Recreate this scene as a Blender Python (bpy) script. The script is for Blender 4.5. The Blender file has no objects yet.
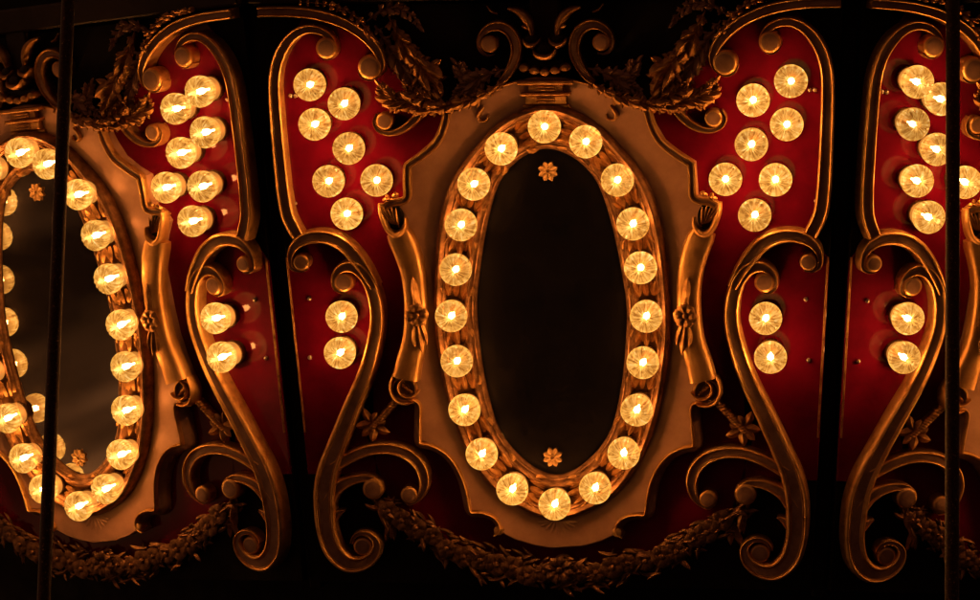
# A mirrored carousel rounding at night: three panels of a sixteen-sided canopy drum,
# red lacquer boards, gilded carving, oval mirrors and amber glass bulbs.
# Panel coordinates: u along the panel, v up the panel, z out of the panel (1 unit = 1.75 mm).
import bpy, bmesh, math, random
import numpy as np
from mathutils import Matrix, Vector
from mathutils.geometry import tessellate_polygon
random.seed(11)

CAM = {"f": 2720.18, "loc": [386.59, -4041.59, -309.03], "rot": [0.117826, -0.021782, 0.168922], "R": 1396.03, "tilt": 0.311387, "poles": [[-310.6, -1993.7, -63.7], [388.1, -1826.0, -42.3]]}
BULBS = {"0": {"r0": [5.8, 186.9], "r1": [40.6, 171.8], "r2": [75.9, 136.0], "r3": [89.5, 93.5], "r4": [97.2, 48.2], "r5": [101.9, 0.8], "r6": [98.9, -45.4], "r7": [90.6, -91.8], "r8": [74.2, -138.5], "r9": [46.6, -173.7], "r10": [4.2, -193.0], "r12": [-60.9, -139.8], "r13": [-73.4, -94.6], "s0R": [240.0, 227.7], "s1R": [205.1, 211.5], "s2R": [237.4, 186.2], "s3R": [204.0, 168.0], "s4R": [223.6, 133.1], "s5R": [177.9, 134.1], "s6R": [204.5, 97.6], "s7R": [213.0, -4.2], "s8R": [214.4, -42.0], "r11": [-41.2, -173.7], "r14": [-92.9, -46.6], "r15": [-96.5, 0.0], "r16": [-91.3, 46.4], "r17": [-84.7, 91.4], "r18": [-70.2, 132.3], "r19": [-40.3, 168.8], "s0L": [-235.0, 226.6], "s1L": [-201.3, 210.3], "s2L": [-231.5, 186.2], "s3L": [-199.2, 165.8], "s4L": [-219.2, 131.9], "s5L": [-171.9, 132.6], "s6L": [-202.1, 97.5], "s7L": [-211.2, -4.5], "s8L": [-212.2, -41.4]}, "1": {"r0": [1.0, 185.0], "r1": [41.3, 171.6], "r2": [71.4, 134.1], "r3": [85.1, 92.7], "r4": [91.0, 47.7], "r5": [95.9, 1.5], "r6": [92.5, -45.1], "r7": [85.8, -90.5], "r8": [69.6, -134.9], "r9": [42.1, -171.1], "r10": [1.5, -188.0], "r11": [-40.0, -172.3], "r12": [-69.6, -138.0], "r13": [-85.2, -93.5], "r14": [-92.6, -45.6], "r15": [-96.6, 1.0], "r16": [-91.1, 46.8], "r17": [-84.2, 91.3], "r18": [-68.6, 131.0], "r19": [-40.5, 166.5], "s0L": [-232.3, 228.0], "s1L": [-198.9, 211.0], "s2L": [-228.4, 189.1], "s3L": [-196.3, 166.2], "s4L": [-217.3, 132.6], "s5L": [-170.5, 132.9], "s6L": [-200.5, 98.7], "s7L": [-210.8, -3.3], "s8L": [-211.8, -39.8], "s0R": [237.8, 225.5], "s1R": [200.7, 209.6], "s2R": [233.7, 184.4], "s3R": [199.7, 167.0], "s4R": [220.3, 132.6], "s5R": [173.0, 132.4], "s6R": [202.2, 97.8], "s7R": [211.7, -4.0], "s8R": [213.2, -40.6]}, "2": {"s0L": [-234.4, 228.8], "s2L": [-232.3, 188.7], "s4L": [-221.3, 133.3], "s6L": [-206.9, 100.0], "s7L": [-213.1, -1.6], "s8L": [-212.5, -38.8], "s5L": [-172.5, 136.1], "s1L": [-209.1, 213.2], "s3L": [-205.0, 165.3], "r0": [0.0, 184.9], "r1": [40.3, 168.8], "r2": [70.2, 132.3], "r3": [84.7, 91.4], "r4": [91.3, 46.4], "r5": [96.5, 0.0], "r6": [92.9, -46.6], "r7": [84.9, -93.8], "r8": [69.3, -138.8], "r9": [41.2, -173.7], "r10": [0.0, -191.1], "r11": [-41.2, -173.7], "r12": [-69.3, -138.8], "r13": [-84.9, -93.8], "r14": [-92.9, -46.6], "r15": [-96.5, 0.0], "r16": [-91.3, 46.4], "r17": [-84.7, 91.4], "r18": [-70.2, 132.3], "r19": [-40.3, 168.8], "s0R": [235.0, 226.6], "s1R": [201.3, 210.3], "s2R": [231.5, 186.2], "s3R": [199.2, 165.8], "s4R": [219.2, 131.9], "s5R": [171.9, 132.6], "s6R": [202.1, 97.5], "s7R": [211.2, -4.5], "s8R": [212.2, -41.4]}}
RING_OUT = [[-97.2, 114.0], [-86.7, 141.5], [-73.3, 158.1], [-57.0, 174.6], [-33.9, 193.9], [-7.2, 202.9], [7.4, 204.2], [21.9, 200.2], [53.6, 183.4], [63.1, 173.6], [84.8, 147.3], [98.0, 129.7], [107.2, 108.2], [112.6, 83.8], [116.0, 54.3], [117.7, 16.9], [117.6, -14.8], [114.1, -49.7], [108.1, -84.7], [100.1, -114.9], [85.7, -147.4], [59.8, -182.3], [31.6, -201.2], [-1.4, -209.4], [-36.2, -197.1], [-59.9, -181.0], [-86.9, -142.4], [-96.2, -116.9], [-104.8, -86.4], [-111.1, -51.0], [-114.9, -15.7], [-113.9, 14.5], [-110.1, 52.5], [-104.8, 84.3]]
RING_IN = [[-54.8, 112.6], [-43.7, 137.1], [-23.5, 154.7], [0.3, 162.4], [20.7, 156.3], [35.1, 145.5], [48.4, 127.8], [55.8, 109.1], [64.9, 77.6], [71.0, 43.0], [75.2, 13.3], [75.6, -6.6], [72.2, -36.6], [67.7, -66.8], [63.2, -88.9], [54.7, -117.3], [32.1, -148.1], [19.9, -158.4], [3.7, -164.8], [-13.3, -161.9], [-32.1, -150.9], [-47.8, -135.7], [-59.2, -113.4], [-65.9, -88.0], [-70.8, -57.6], [-73.1, -12.1], [-72.8, 13.0], [-69.6, 38.0], [-64.6, 68.0]]
TALL_SCROLL = [[-253.4, 76.0, 14.1], [-262.8, 95.1, 14.6], [-266.3, 117.3, 14.6], [-268.6, 152.3, 14.1], [-270.0, 182.2, 13.7], [-270.8, 212.0, 13.2], [-270.2, 231.8, 12.7], [-266.4, 249.5, 12.7], [-258.1, 265.6, 12.2], [-247.5, 276.3, 10.7], [-236.2, 281.0, 9.6], [-225.2, 280.3, 8.8], [-215.4, 275.3, 7.8], [-209.2, 267.4, 5.8], [-208.1, 259.5, 4.4], [-212.3, 253.2, 3.7], [-218.9, 251.3, 2.9], [-224.8, 254.9, 1.9]]
TALL_BOSS = [-216.5, 262.5, 18.0]
HOOK_SCROLL = [[-283.8, 298.9, 10.7], [-261.6, 299.0, 10.7], [-238.5, 297.7, 11.2], [-213.7, 292.9, 11.7], [-192.0, 283.8, 11.2], [-176.5, 272.8, 11.2], [-167.0, 261.9, 10.7], [-161.9, 251.1, 8.8], [-162.2, 242.3, 6.8], [-167.0, 234.5, 4.9], [-174.7, 231.2, 3.9], [-182.5, 234.2, 2.9], [-185.3, 240.6, 1.9]]
HOOK_BOSS = [-173.3, 243.3, 20.5]
SMALL_SCROLL = [[-119.5, 208.2, 8.8], [-129.0, 193.5, 8.8], [-140.4, 183.3, 8.3], [-151.6, 178.5, 6.8], [-161.6, 178.1, 5.4], [-169.5, 182.1, 4.4], [-172.2, 190.0, 3.4], [-168.9, 196.9, 1.9]]
SMALL_BOSS = [-161.5, 189.8, 14.6]
UPPER_ARM = [[-246.8, 41.1, 1.9], [-253.5, 40.1, 2.9], [-261.0, 43.6, 4.4], [-262.6, 52.8, 5.8], [-259.1, 63.4, 9.3], [-249.5, 71.9, 12.7], [-235.1, 75.4, 14.1], [-219.9, 73.4, 15.1], [-206.0, 65.8, 15.6], [-195.3, 54.2, 15.6], [-185.7, 40.6, 13.7], [-177.2, 24.4, 10.7]]
UPPER_BOSS = [-251.1, 49.4, 14.1]
STEM = [[-203.2, 22.4, 1.9], [-210.0, 18.3, 2.9], [-218.0, 22.4, 4.4], [-219.1, 31.5, 6.3], [-214.2, 40.6, 9.3], [-205.3, 45.1, 12.2], [-195.2, 43.1, 13.7], [-185.9, 34.5, 14.6], [-179.4, 19.9, 15.1], [-176.1, 1.1, 15.6], [-176.7, -15.1, 16.1], [-180.5, -33.4, 16.6], [-186.0, -52.9, 17.1], [-194.9, -75.5, 18.0], [-205.5, -98.2, 19.0], [-224.0, -140.7, 20.5], [-233.0, -163.7, 22.4], [-237.5, -184.6, 23.4], [-238.4, -205.5, 23.4], [-236.8, -229.6, 21.9], [-229.4, -250.5, 21.4], [-215.3, -261.9, 19.5], [-199.7, -260.5, 15.6], [-188.4, -250.9, 12.2], [-185.9, -239.3, 9.3], [-191.8, -231.5, 6.8], [-200.5, -229.6, 5.4], [-209.0, -233.4, 4.4], [-212.4, -240.8, 3.4]]
STEM_BOSS = [-208.6, 29.2, 16.6]
FOOT_BOSS = [-200.9, -244.0, 16.6]
LOWER_HOOK = [[-227.7, -161.5, 12.7], [-215.0, -153.6, 12.2], [-201.3, -146.7, 12.2], [-184.7, -141.8, 12.2], [-166.2, -141.6, 12.7], [-150.0, -147.1, 13.7], [-138.7, -158.4, 13.7], [-134.6, -172.8, 12.2], [-137.1, -186.3, 8.8], [-143.1, -194.7, 4.9], [-151.4, -198.5, 3.4], [-157.9, -193.9, 1.9]]
LOWER_BOSS = [-150.5, -188.8, 15.1]
LITTLE_HOOK = [[-234.5, -198.1, 14.6], [-225.6, -184.4, 13.7], [-213.9, -176.5, 11.7], [-200.3, -172.6, 9.3], [-188.0, -173.0, 6.3], [-179.4, -178.6, 4.4], [-178.2, -186.9, 1.9]]
LITTLE_BOSS = [-187.5, -183.4, 18.5]
SPUR = [[-230.0, -215.9, 8.8], [-224.6, -209.5, 6.8], [-218.2, -206.8, 1.9]]
PLATE = [[0.7, 232.3], [-16.0, 230.5], [-32.8, 226.8], [-48.7, 221.1], [-67.8, 211.1], [-88.0, 201.0], [-100.0, 196.2], [-104.4, 184.5], [-114.0, 167.8], [-128.4, 156.0], [-143.2, 146.7], [-143.8, 131.3], [-144.9, 114.4], [-153.1, 109.4], [-159.6, 97.5], [-152.1, 83.4], [-145.7, 66.4], [-142.3, 49.3], [-143.7, 10.9], [-145.8, -19.5], [-150.7, -41.9], [-156.5, -62.3], [-158.1, -78.7], [-152.4, -90.0], [-138.3, -92.9], [-138.9, -111.4], [-139.1, -132.0], [-126.5, -135.5], [-113.5, -142.6], [-102.7, -154.3], [-95.1, -170.7], [-91.1, -188.3], [-88.0, -203.3], [-75.8, -205.2], [-64.7, -209.7], [-58.9, -216.9], [-59.1, -226.2], [-44.1, -233.8], [-24.0, -239.7], [-6.8, -242.0]]
EDGE_TOP = [[-98.6, 197.4, 7.8], [-102.0, 184.7, 8.3], [-109.5, 169.5, 8.8], [-123.9, 156.8, 8.8], [-139.3, 146.0, 8.3], [-139.6, 145.0, 8.3], [-140.4, 130.6, 8.3], [-141.5, 113.7, 8.3], [-147.7, 110.2, 7.8], [-157.8, 108.8, 8.8], [-165.1, 102.8, 8.8]]
EDGE_LOW = [[-141.8, -89.4, 4.9], [-136.3, -91.9, 5.8], [-136.2, -110.9, 5.8], [-136.7, -131.5, 5.8], [-136.2, -133.0, 5.8], [-124.1, -136.5, 5.8], [-111.6, -143.6, 5.8], [-101.4, -155.8, 5.8], [-94.3, -172.3, 5.8], [-90.2, -188.8, 5.8], [-87.1, -203.2, 5.8], [-85.6, -204.8, 5.8], [-74.5, -205.6, 6.8], [-64.4, -209.6, 7.8], [-59.0, -216.3, 6.8], [-58.7, -223.6, 4.9], [-63.9, -227.8, 2.9]]
COLUMN = [[-151.6, 81.8, 21.4], [-148.8, 75.8, 24.4], [-145.5, 68.8, 25.3], [-141.8, 58.7, 24.9], [-137.9, 42.7, 23.4], [-135.6, 22.6, 22.4], [-135.5, -3.6, 22.4], [-138.1, -27.9, 22.9], [-144.3, -50.3, 24.4], [-147.9, -66.6, 25.8]]
COL_TOP = [-153.8, 95.7]
COL_CURL = [[-161.2, -79.5, 6.8], [-159.3, -69.3, 7.8], [-151.5, -63.7, 8.3], [-142.4, -65.6, 8.3], [-137.7, -73.2, 7.8], [-139.5, -82.4, 6.8], [-146.3, -87.1, 5.4], [-152.3, -84.6, 4.4], [-154.1, -79.0, 3.4], [-150.4, -75.4, 1.9]]
COL_FLOWER = [-132.7, -0.8]
SPRIG = [[-160.7, -92.1, 5.8], [-169.2, -101.4, 6.8], [-178.8, -111.8, 7.8], [-188.4, -121.2, 8.8], [-194.8, -126.4, 5.8]]
TOP_DARK = [[-158.0, 346.5], [-152.3, 288.0], [-137.4, 258.4], [-122.5, 228.8], [-101.7, 196.1], [-67.5, 208.5], [-27.3, 227.7], [1.3, 231.2]]
STUDS = [[0.3, 139.9], [-2.7, -146.5]]
KEYSTONE = [1.9, 216.6]
CREST = [1.1, 238.9]
CREST_SCROLL = [[-50.4, 254.0, 1.9], [-57.3, 253.1, 2.9], [-63.6, 257.6, 3.9], [-64.8, 266.3, 5.4], [-60.6, 275.0, 7.3], [-52.5, 280.7, 9.3], [-43.7, 281.5, 10.7], [-35.0, 277.0, 11.7], [-29.4, 267.8, 12.2], [-28.2, 256.1, 11.7], [-32.0, 244.5, 10.7], [-38.2, 233.9, 8.8], [-46.3, 225.2, 6.8]]
CREST_BOSS = [-54.5, 264.5, 14.6]
HORN = [[-35.3, 298.3, 2.9], [-26.6, 296.3, 6.8], [-19.0, 290.4, 9.8], [-13.9, 281.6, 8.8], [-12.2, 272.9, 5.8], [-12.8, 266.2, 4.9]]
CURL_UP = [[-56.8, 301.0, 1.9], [-52.1, 295.2, 2.9], [-46.3, 293.1, 2.9]]
CUP_SIDE = [-12.6, 265.4]
CUP_MID = [2.6, 254.8]
SHELL_ROW = [[-17.8, 239.9], [-9.0, 237.4], [1.2, 235.8], [11.5, 237.1], [21.3, 239.4]]
SHOULDER_LEAF = [[-38.0, 229.3, 5.8], [-51.0, 221.6, 10.7], [-65.1, 214.0, 12.7], [-81.1, 208.3, 12.7], [-98.0, 204.5, 11.7], [-107.0, 202.7, 7.8]]
LOOP = [[-61.8, 203.0, 2.9], [-65.9, 198.1, 3.9], [-68.0, 193.2, 3.9], [-65.2, 189.3, 3.4], [-59.2, 190.2, 2.9], [-58.1, 195.1, 1.9]]
SIDE_LEAF = [[-97.6, 199.4, 7.8], [-115.4, 202.5, 14.6], [-131.1, 206.6, 18.5], [-147.0, 209.7, 17.6], [-158.7, 216.7, 12.7], [-163.4, 223.7, 3.9]]
SIDE_LEAF_B = [[-92.5, 199.1, 5.8], [-104.2, 207.1, 12.7], [-119.8, 212.1, 14.6], [-131.5, 218.1, 8.8], [-136.3, 224.0, 2.9]]
HANG_LEAF_A = [[-154.8, 292.9, 5.8], [-148.4, 279.2, 15.6], [-140.9, 265.5, 19.5], [-133.4, 253.6, 18.5], [-125.8, 243.8, 7.8]]
HANG_LEAF_B = [[-134.5, 258.0, 9.8], [-126.9, 248.1, 21.4], [-119.3, 237.3, 24.4], [-114.8, 226.5, 18.5], [-113.0, 218.7, 5.8]]
TOP_TWIG = [[-244.1, 308.3, 3.9], [-218.2, 306.0, 6.8], [-198.4, 300.8, 7.8], [-183.9, 290.8, 8.8], [-173.5, 278.0, 6.8]]
GARLAND = [[-184.2, -199.0], [-171.2, -209.2], [-158.1, -217.4], [-141.0, -227.6], [-120.9, -239.8], [-98.7, -250.9], [-75.4, -258.8], [-50.1, -265.7], [-27.8, -268.4], [-4.5, -269.0]]
SCREWS = [[-258.0, 214.5], [-258.3, 106.5], [-247.7, 10.0], [-249.8, -50.5]]
SIDE_BEAD = [[-267.8, 47.6], [-266.5, 8.8], [-265.7, -42.5], [-264.4, -94.2], [-263.3, -127.5]]
POST_FOOT = [[-254.9, -166.3]]
COL_LIP = [[-166.8, 109.4, 4.9], [-166.1, 101.4, 5.8], [-162.9, 91.4, 6.8], [-158.3, 82.5, 7.3], [-151.4, 78.4, 7.8], [-145.2, 81.9, 6.8], [-142.0, 88.4, 4.9], [-142.2, 95.4, 2.9]]
BACK_LEAF = [[-39.7, 238.4, 5.8], [-55.6, 234.7, 13.7], [-69.6, 229.0, 15.6], [-81.7, 221.3, 11.7], [-89.9, 214.5, 4.9]]
BACK_LEAF_B = [[-68.5, 211.1, 5.8], [-77.9, 226.9, 12.7], [-83.5, 236.7, 11.7], [-87.3, 242.6, 4.9]]
FOOT_DISC = [-150.9, -78.9]
FOOT_RIM = [[-160.6, -63.2, 2.9], [-164.0, -72.4, 4.9], [-163.9, -81.6, 5.4], [-158.6, -90.3, 5.4], [-149.5, -93.2, 4.9], [-141.4, -91.6, 2.9]]
FOOT_CURL = [[-149.6, -67.2, 2.9], [-154.8, -71.3, 3.9], [-156.6, -77.5, 4.4], [-153.8, -83.6, 4.4], [-147.3, -86.6, 4.4], [-140.1, -84.5, 3.9], [-135.8, -79.3, 2.9]]
HANG_LEAF_C = [[-169.4, 282.9, 5.8], [-156.2, 263.1, 13.7], [-143.0, 243.4, 15.6], [-133.6, 225.6, 11.7], [-130.0, 215.7, 4.9]]
HANG_LEAF_D = [[-177.2, 286.9, 4.9], [-162.9, 296.4, 11.7], [-148.8, 300.1, 11.7], [-133.1, 294.0, 7.8], [-125.5, 284.1, 3.9]]
EDGE_SKIRT = [[-146.4, -93.0, 7.8], [-139.8, -94.5, 9.8], [-139.6, -112.5, 10.2], [-140.4, -133.1, 10.2], [-139.3, -136.7, 10.2], [-126.2, -140.1, 10.2], [-114.2, -146.7, 10.2], [-104.4, -158.5, 10.2], [-97.5, -173.9, 10.2], [-93.7, -190.4, 10.2], [-91.1, -204.9, 9.8], [-88.1, -208.3, 9.8], [-75.9, -209.0, 9.8], [-66.9, -212.3, 9.8], [-61.9, -217.9, 8.8], [-61.1, -224.2, 5.8], [-65.3, -228.4, 2.9]]
U = 0.00175            # metres per panel unit
LIFT = 2.15            # height of the panel centres above the ground, metres
STEP = math.pi / 8     # sixteen sides
ZB = 14.0               # depth of a bulb's collar
scene = bpy.context.scene
col = scene.collection

# ------------------------------------------------------------------ materials
def mat(name):
    m = bpy.data.materials.new(name); m.use_nodes = True
    nt = m.node_tree; nt.nodes.clear()
    out = nt.nodes.new('ShaderNodeOutputMaterial')
    return m, nt, out
def node(nt, kind, **kw):
    n = nt.nodes.new(kind)
    for k, v in kw.items():
        if k in n.inputs: n.inputs[k].default_value = v
        else: setattr(n, k, v)
    return n
def ramp(nt, stops):
    r = nt.nodes.new('ShaderNodeValToRGB'); e = r.color_ramp.elements
    while len(e) < len(stops): e.new(0.5)
    for el, (p, c) in zip(e, stops):
        el.position = p; el.color = (*c, 1) if len(c) == 3 else c
    return r
def noise(nt, scale, detail=4, rough=0.6, space='Object'):
    t = nt.nodes.new('ShaderNodeTexCoord')
    n = node(nt, 'ShaderNodeTexNoise', Scale=scale, Detail=detail, Roughness=rough)
    nt.links.new(t.outputs[space], n.inputs['Vector'])
    return n
def painted(name, stops, scale, metallic, r0, r1, bump=0.0, bscale=300, coat=0.0, coat_rough=0.1, spec=0.5):
    m, nt, out = mat(name)
    p = nt.nodes.new('ShaderNodeBsdfPrincipled')
    n = noise(nt, scale, 6, 0.65)
    r = ramp(nt, stops); nt.links.new(n.outputs['Fac'], r.inputs['Fac'])
    nt.links.new(r.outputs['Color'], p.inputs['Base Color'])
    p.inputs['Metallic'].default_value = metallic
    p.inputs['Specular IOR Level'].default_value = spec
    mr = node(nt, 'ShaderNodeMapRange'); mr.inputs['From Min'].default_value = 0.3; mr.inputs['From Max'].default_value = 0.7
    mr.inputs['To Min'].default_value = r0; mr.inputs['To Max'].default_value = r1
    n2 = noise(nt, scale * 2.7, 4, 0.6)
    nt.links.new(n2.outputs['Fac'], mr.inputs['Value']); nt.links.new(mr.outputs['Result'], p.inputs['Roughness'])
    if bump:
        n3 = noise(nt, bscale, 5, 0.6)
        b = node(nt, 'ShaderNodeBump', Strength=bump, Distance=0.002)
        nt.links.new(n3.outputs['Fac'], b.inputs['Height']); nt.links.new(b.outputs['Normal'], p.inputs['Normal'])
    p.inputs['Coat Weight'].default_value = coat; p.inputs['Coat Roughness'].default_value = coat_rough
    nt.links.new(p.outputs['BSDF'], out.inputs['Surface'])
    return m
GILT = painted('gilt', [(0.28, (0.38, 0.18, 0.055)), (0.48, (0.78, 0.44, 0.15)), (0.75, (0.95, 0.62, 0.25))], 34, 0.92, 0.33, 0.52, 0.35, 420)
COLGILT = painted('satin_gilt', [(0.3, (0.55, 0.28, 0.09)), (0.5, (0.74, 0.41, 0.14)), (0.75, (0.86, 0.53, 0.2))], 20, 0.95, 0.40, 0.54, 0.2, 260)
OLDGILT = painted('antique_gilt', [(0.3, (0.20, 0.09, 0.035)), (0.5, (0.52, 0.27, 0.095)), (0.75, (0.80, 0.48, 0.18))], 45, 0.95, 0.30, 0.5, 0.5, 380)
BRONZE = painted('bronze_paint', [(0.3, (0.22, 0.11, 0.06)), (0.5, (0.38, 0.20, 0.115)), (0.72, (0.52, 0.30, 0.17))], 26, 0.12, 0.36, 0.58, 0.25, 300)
HOLLOW = painted('dark_gilt', [(0.3, (0.06, 0.025, 0.011)), (0.5, (0.17, 0.075, 0.028)), (0.75, (0.34, 0.16, 0.055))], 30, 0.8, 0.4, 0.6, 0.4, 240)  # darker gilt for the channel floor of the mirror frame
SHIELD = painted('tan_bronze_paint', [(0.3, (0.50, 0.27, 0.17)), (0.5, (0.62, 0.345, 0.22)), (0.72, (0.76, 0.44, 0.28))], 14, 0.28, 0.32, 0.5, 0.3, 70)
RED = painted('red_lacquer', [(0.3, (0.10, 0.0015, 0.014)), (0.5, (0.17, 0.0025, 0.021)), (0.75, (0.23, 0.004, 0.028))], 7, 0.0, 0.5, 0.6, 0.05, 60, coat=0.55, coat_rough=0.06, spec=0.03)
BLACK = painted('matte_black', [(0.3, (0.006, 0.004, 0.004)), (0.7, (0.012, 0.008, 0.007))], 9, 0.0, 0.55, 0.8, 0.1, 90, spec=0.15)  # near-black; stands for shade in the panel gaps and column ends
DARKWOOD_SHADE = painted('dark_wood_and_shade', [(0.3, (0.014, 0.007, 0.005)), (0.7, (0.03, 0.014, 0.009))], 12, 0.0, 0.4, 0.6, 0.2, 120, spec=0.3)  # cornice wood; also stands for shade on the crest's cup tops
POLE = painted('backlit_dark_metal', [(0.35, (0.02, 0.013, 0.01)), (0.62, (0.05, 0.03, 0.02)), (0.74, (0.5, 0.3, 0.14))], 260, 0.9, 0.28, 0.5, 0.5, 500)  # darkness of a backlit pole put into the base colour, with bright specks
DIMGILT = painted('dimmed_gilt', [(0.3, (0.09, 0.042, 0.02)), (0.5, (0.26, 0.13, 0.06)), (0.75, (0.5, 0.27, 0.115))], 50, 0.85, 0.36, 0.55, 0.5, 380)  # garland's shade put into the colour; the same gilt dims the mirror frame
SOCKET = painted('dark_brass', [(0.3, (0.05, 0.025, 0.012)), (0.7, (0.16, 0.085, 0.03))], 60, 0.9, 0.4, 0.6)
STEEL = painted('screw_steel', [(0.3, (0.5, 0.42, 0.34)), (0.7, (0.7, 0.6, 0.48))], 60, 0.7, 0.2, 0.35)

def mirror_mat():
    m, nt, out = mat('aged_mirror')
    a = node(nt, 'ShaderNodeBsdfPrincipled'); a.inputs['Base Color'].default_value = (0.62, 0.57, 0.52, 1)
    a.inputs['Metallic'].default_value = 1; a.inputs['Roughness'].default_value = 0.035
    b = node(nt, 'ShaderNodeBsdfPrincipled'); b.inputs['Base Color'].default_value = (0.55, 0.42, 0.32, 1)
    b.inputs['Metallic'].default_value = 1; b.inputs['Roughness'].default_value = 0.36
    n = noise(nt, 14, 5, 0.6)
    mr = node(nt, 'ShaderNodeMapRange'); mr.inputs['From Min'].default_value = 0.35; mr.inputs['From Max'].default_value = 0.75
    mr.inputs['To Min'].default_value = 0.025; mr.inputs['To Max'].default_value = 0.075
    nt.links.new(n.outputs['Fac'], mr.inputs['Value'])
    mx = nt.nodes.new('ShaderNodeMixShader')
    nt.links.new(mr.outputs['Result'], mx.inputs[0]); nt.links.new(a.outputs[0], mx.inputs[1]); nt.links.new(b.outputs[0], mx.inputs[2])
    nt.links.new(mx.outputs[0], out.inputs['Surface'])
    return m
MIRROR = mirror_mat()

WARM = (1.0, 0.435, 0.165)
def filament_mat(name, strength):
    m, nt, out = mat(name)
    e = node(nt, 'ShaderNodeEmission', Strength=strength); e.inputs['Color'].default_value = (*WARM, 1)
    nt.links.new(e.outputs[0], out.inputs['Surface'])
    return m
def glass_mat(name, gain):
    # fluted pressed glass lit from within: it glows, lets the filament show through and takes reflections
    m, nt, out = mat(name); L = nt.links.new
    tc = nt.nodes.new('ShaderNodeTexCoord'); oi = nt.nodes.new('ShaderNodeObjectInfo')
    sp = nt.nodes.new('ShaderNodeSeparateXYZ'); L(tc.outputs['Object'], sp.inputs[0])
    at = node(nt, 'ShaderNodeMath', operation='ARCTAN2'); L(sp.outputs['Y'], at.inputs[0]); L(sp.outputs['X'], at.inputs[1])
    k = node(nt, 'ShaderNodeMath', operation='MULTIPLY'); L(at.outputs[0], k.inputs[0]); k.inputs[1].default_value = 2.55   # sixteen flutes
    rot = node(nt, 'ShaderNodeMath', operation='MULTIPLY_ADD'); L(oi.outputs['Random'], rot.inputs[0]); rot.inputs[1].default_value = 37.0; L(k.outputs[0], rot.inputs[2])
    r2 = node(nt, 'ShaderNodeVectorMath', operation='LENGTH')
    cx = nt.nodes.new('ShaderNodeCombineXYZ'); L(sp.outputs['X'], cx.inputs[0]); L(sp.outputs['Y'], cx.inputs[1]); L(cx.outputs[0], r2.inputs[0])
    rad = node(nt, 'ShaderNodeMath', operation='MULTIPLY'); L(r2.outputs['Value'], rad.inputs[0]); rad.inputs[1].default_value = 1 / (16 * U)
    cv = nt.nodes.new('ShaderNodeCombineXYZ'); L(rot.outputs[0], cv.inputs[0]); 
    rs = node(nt, 'ShaderNodeMath', operation='MULTIPLY_ADD'); L(rad.outputs[0], rs.inputs[0]); rs.inputs[1].default_value = 0.55
    sd = node(nt, 'ShaderNodeMath', operation='MULTIPLY'); L(oi.outputs['Random'], sd.inputs[0]); sd.inputs[1].default_value = 91.0; L(sd.outputs[0], rs.inputs[2])
    L(rs.outputs[0], cv.inputs[1])
    wedge = node(nt, 'ShaderNodeTexNoise', Scale=2.4, Detail=1.5, Roughness=0.5); L(cv.outputs[0], wedge.inputs['Vector'])
    off = node(nt, 'ShaderNodeVectorMath', operation='ADD'); L(tc.outputs['Object'], off.inputs[0]); L(sd.outputs[0], off.inputs[1])
    vor = node(nt, 'ShaderNodeTexVoronoi', Scale=190.0); vor.feature = 'F1'; L(off.outputs[0], vor.inputs['Vector'])
    vr = node(nt, 'ShaderNodeSeparateColor'); L(vor.outputs['Color'], vr.inputs[0])
    mx = node(nt, 'ShaderNodeMix', data_type='FLOAT'); mx.inputs[0].default_value = 0.22
    L(wedge.outputs['Fac'], mx.inputs[2]); L(vr.outputs[0], mx.inputs[3])
    rp = ramp(nt, [(0.28, (0.28, 0.09, 0.010)), (0.40, (0.56, 0.215, 0.03)), (0.53, (0.80, 0.345, 0.055)), (0.67, (0.98, 0.50, 0.11)), (0.84, (1.0, 0.76, 0.32))])
    L(mx.outputs[0], rp.inputs['Fac'])
    # the neck of the dome is plain amber, only the front is fluted
    nk = node(nt, 'ShaderNodeMapRange'); nk.interpolation_type = 'SMOOTHSTEP'; nk.inputs['From Min'].default_value = (ZB + 2) * U; nk.inputs['From Max'].default_value = (ZB + 11) * U
    L(sp.outputs['Z'], nk.inputs['Value'])
    nm = node(nt, 'ShaderNodeMix', data_type='RGBA'); nm.inputs[6].default_value = (0.60, 0.215, 0.034, 1); L(nk.outputs[0], nm.inputs[0]); L(rp.outputs['Color'], nm.inputs[7])
    # bright rolled edge and bright halo round the filament
    core = node(nt, 'ShaderNodeMapRange'); core.interpolation_type = 'SMOOTHSTEP'; core.inputs['From Min'].default_value = 0.10; core.inputs['From Max'].default_value = 0.46
    core.inputs['To Min'].default_value = 2.6; core.inputs['To Max'].default_value = 0.92
    sw = node(nt, 'ShaderNodeMath', operation='MULTIPLY_ADD'); L(wedge.outputs['Fac'], sw.inputs[0]); sw.inputs[1].default_value = 1.5; sw.inputs[2].default_value = 0.25
    sr = node(nt, 'ShaderNodeMath', operation='DIVIDE'); L(rad.outputs[0], sr.inputs[0]); L(sw.outputs[0], sr.inputs[1]); L(sr.outputs[0], core.inputs['Value'])
    rim = node(nt, 'ShaderNodeMapRange'); rim.inputs['From Min'].default_value = 0.86; rim.inputs['From Max'].default_value = 0.97
    rim.inputs['To Min'].default_value = 1.0; rim.inputs['To Max'].default_value = 1.6; L(rad.outputs[0], rim.inputs['Value'])
    st = node(nt, 'ShaderNodeMath', operation='MULTIPLY'); L(core.outputs[0], st.inputs[0]); L(rim.outputs[0], st.inputs[1])
    st2 = node(nt, 'ShaderNodeMath', operation='MULTIPLY'); L(st.outputs[0], st2.inputs[0]); st2.inputs[1].default_value = gain
    vg = node(nt, 'ShaderNodeMapRange'); vg.inputs['To Min'].default_value = gain * .82; vg.inputs['To Max'].default_value = gain * 1.16; L(oi.outputs['Random'], vg.inputs['Value']); L(vg.outputs[0], st2.inputs[1])
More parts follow.
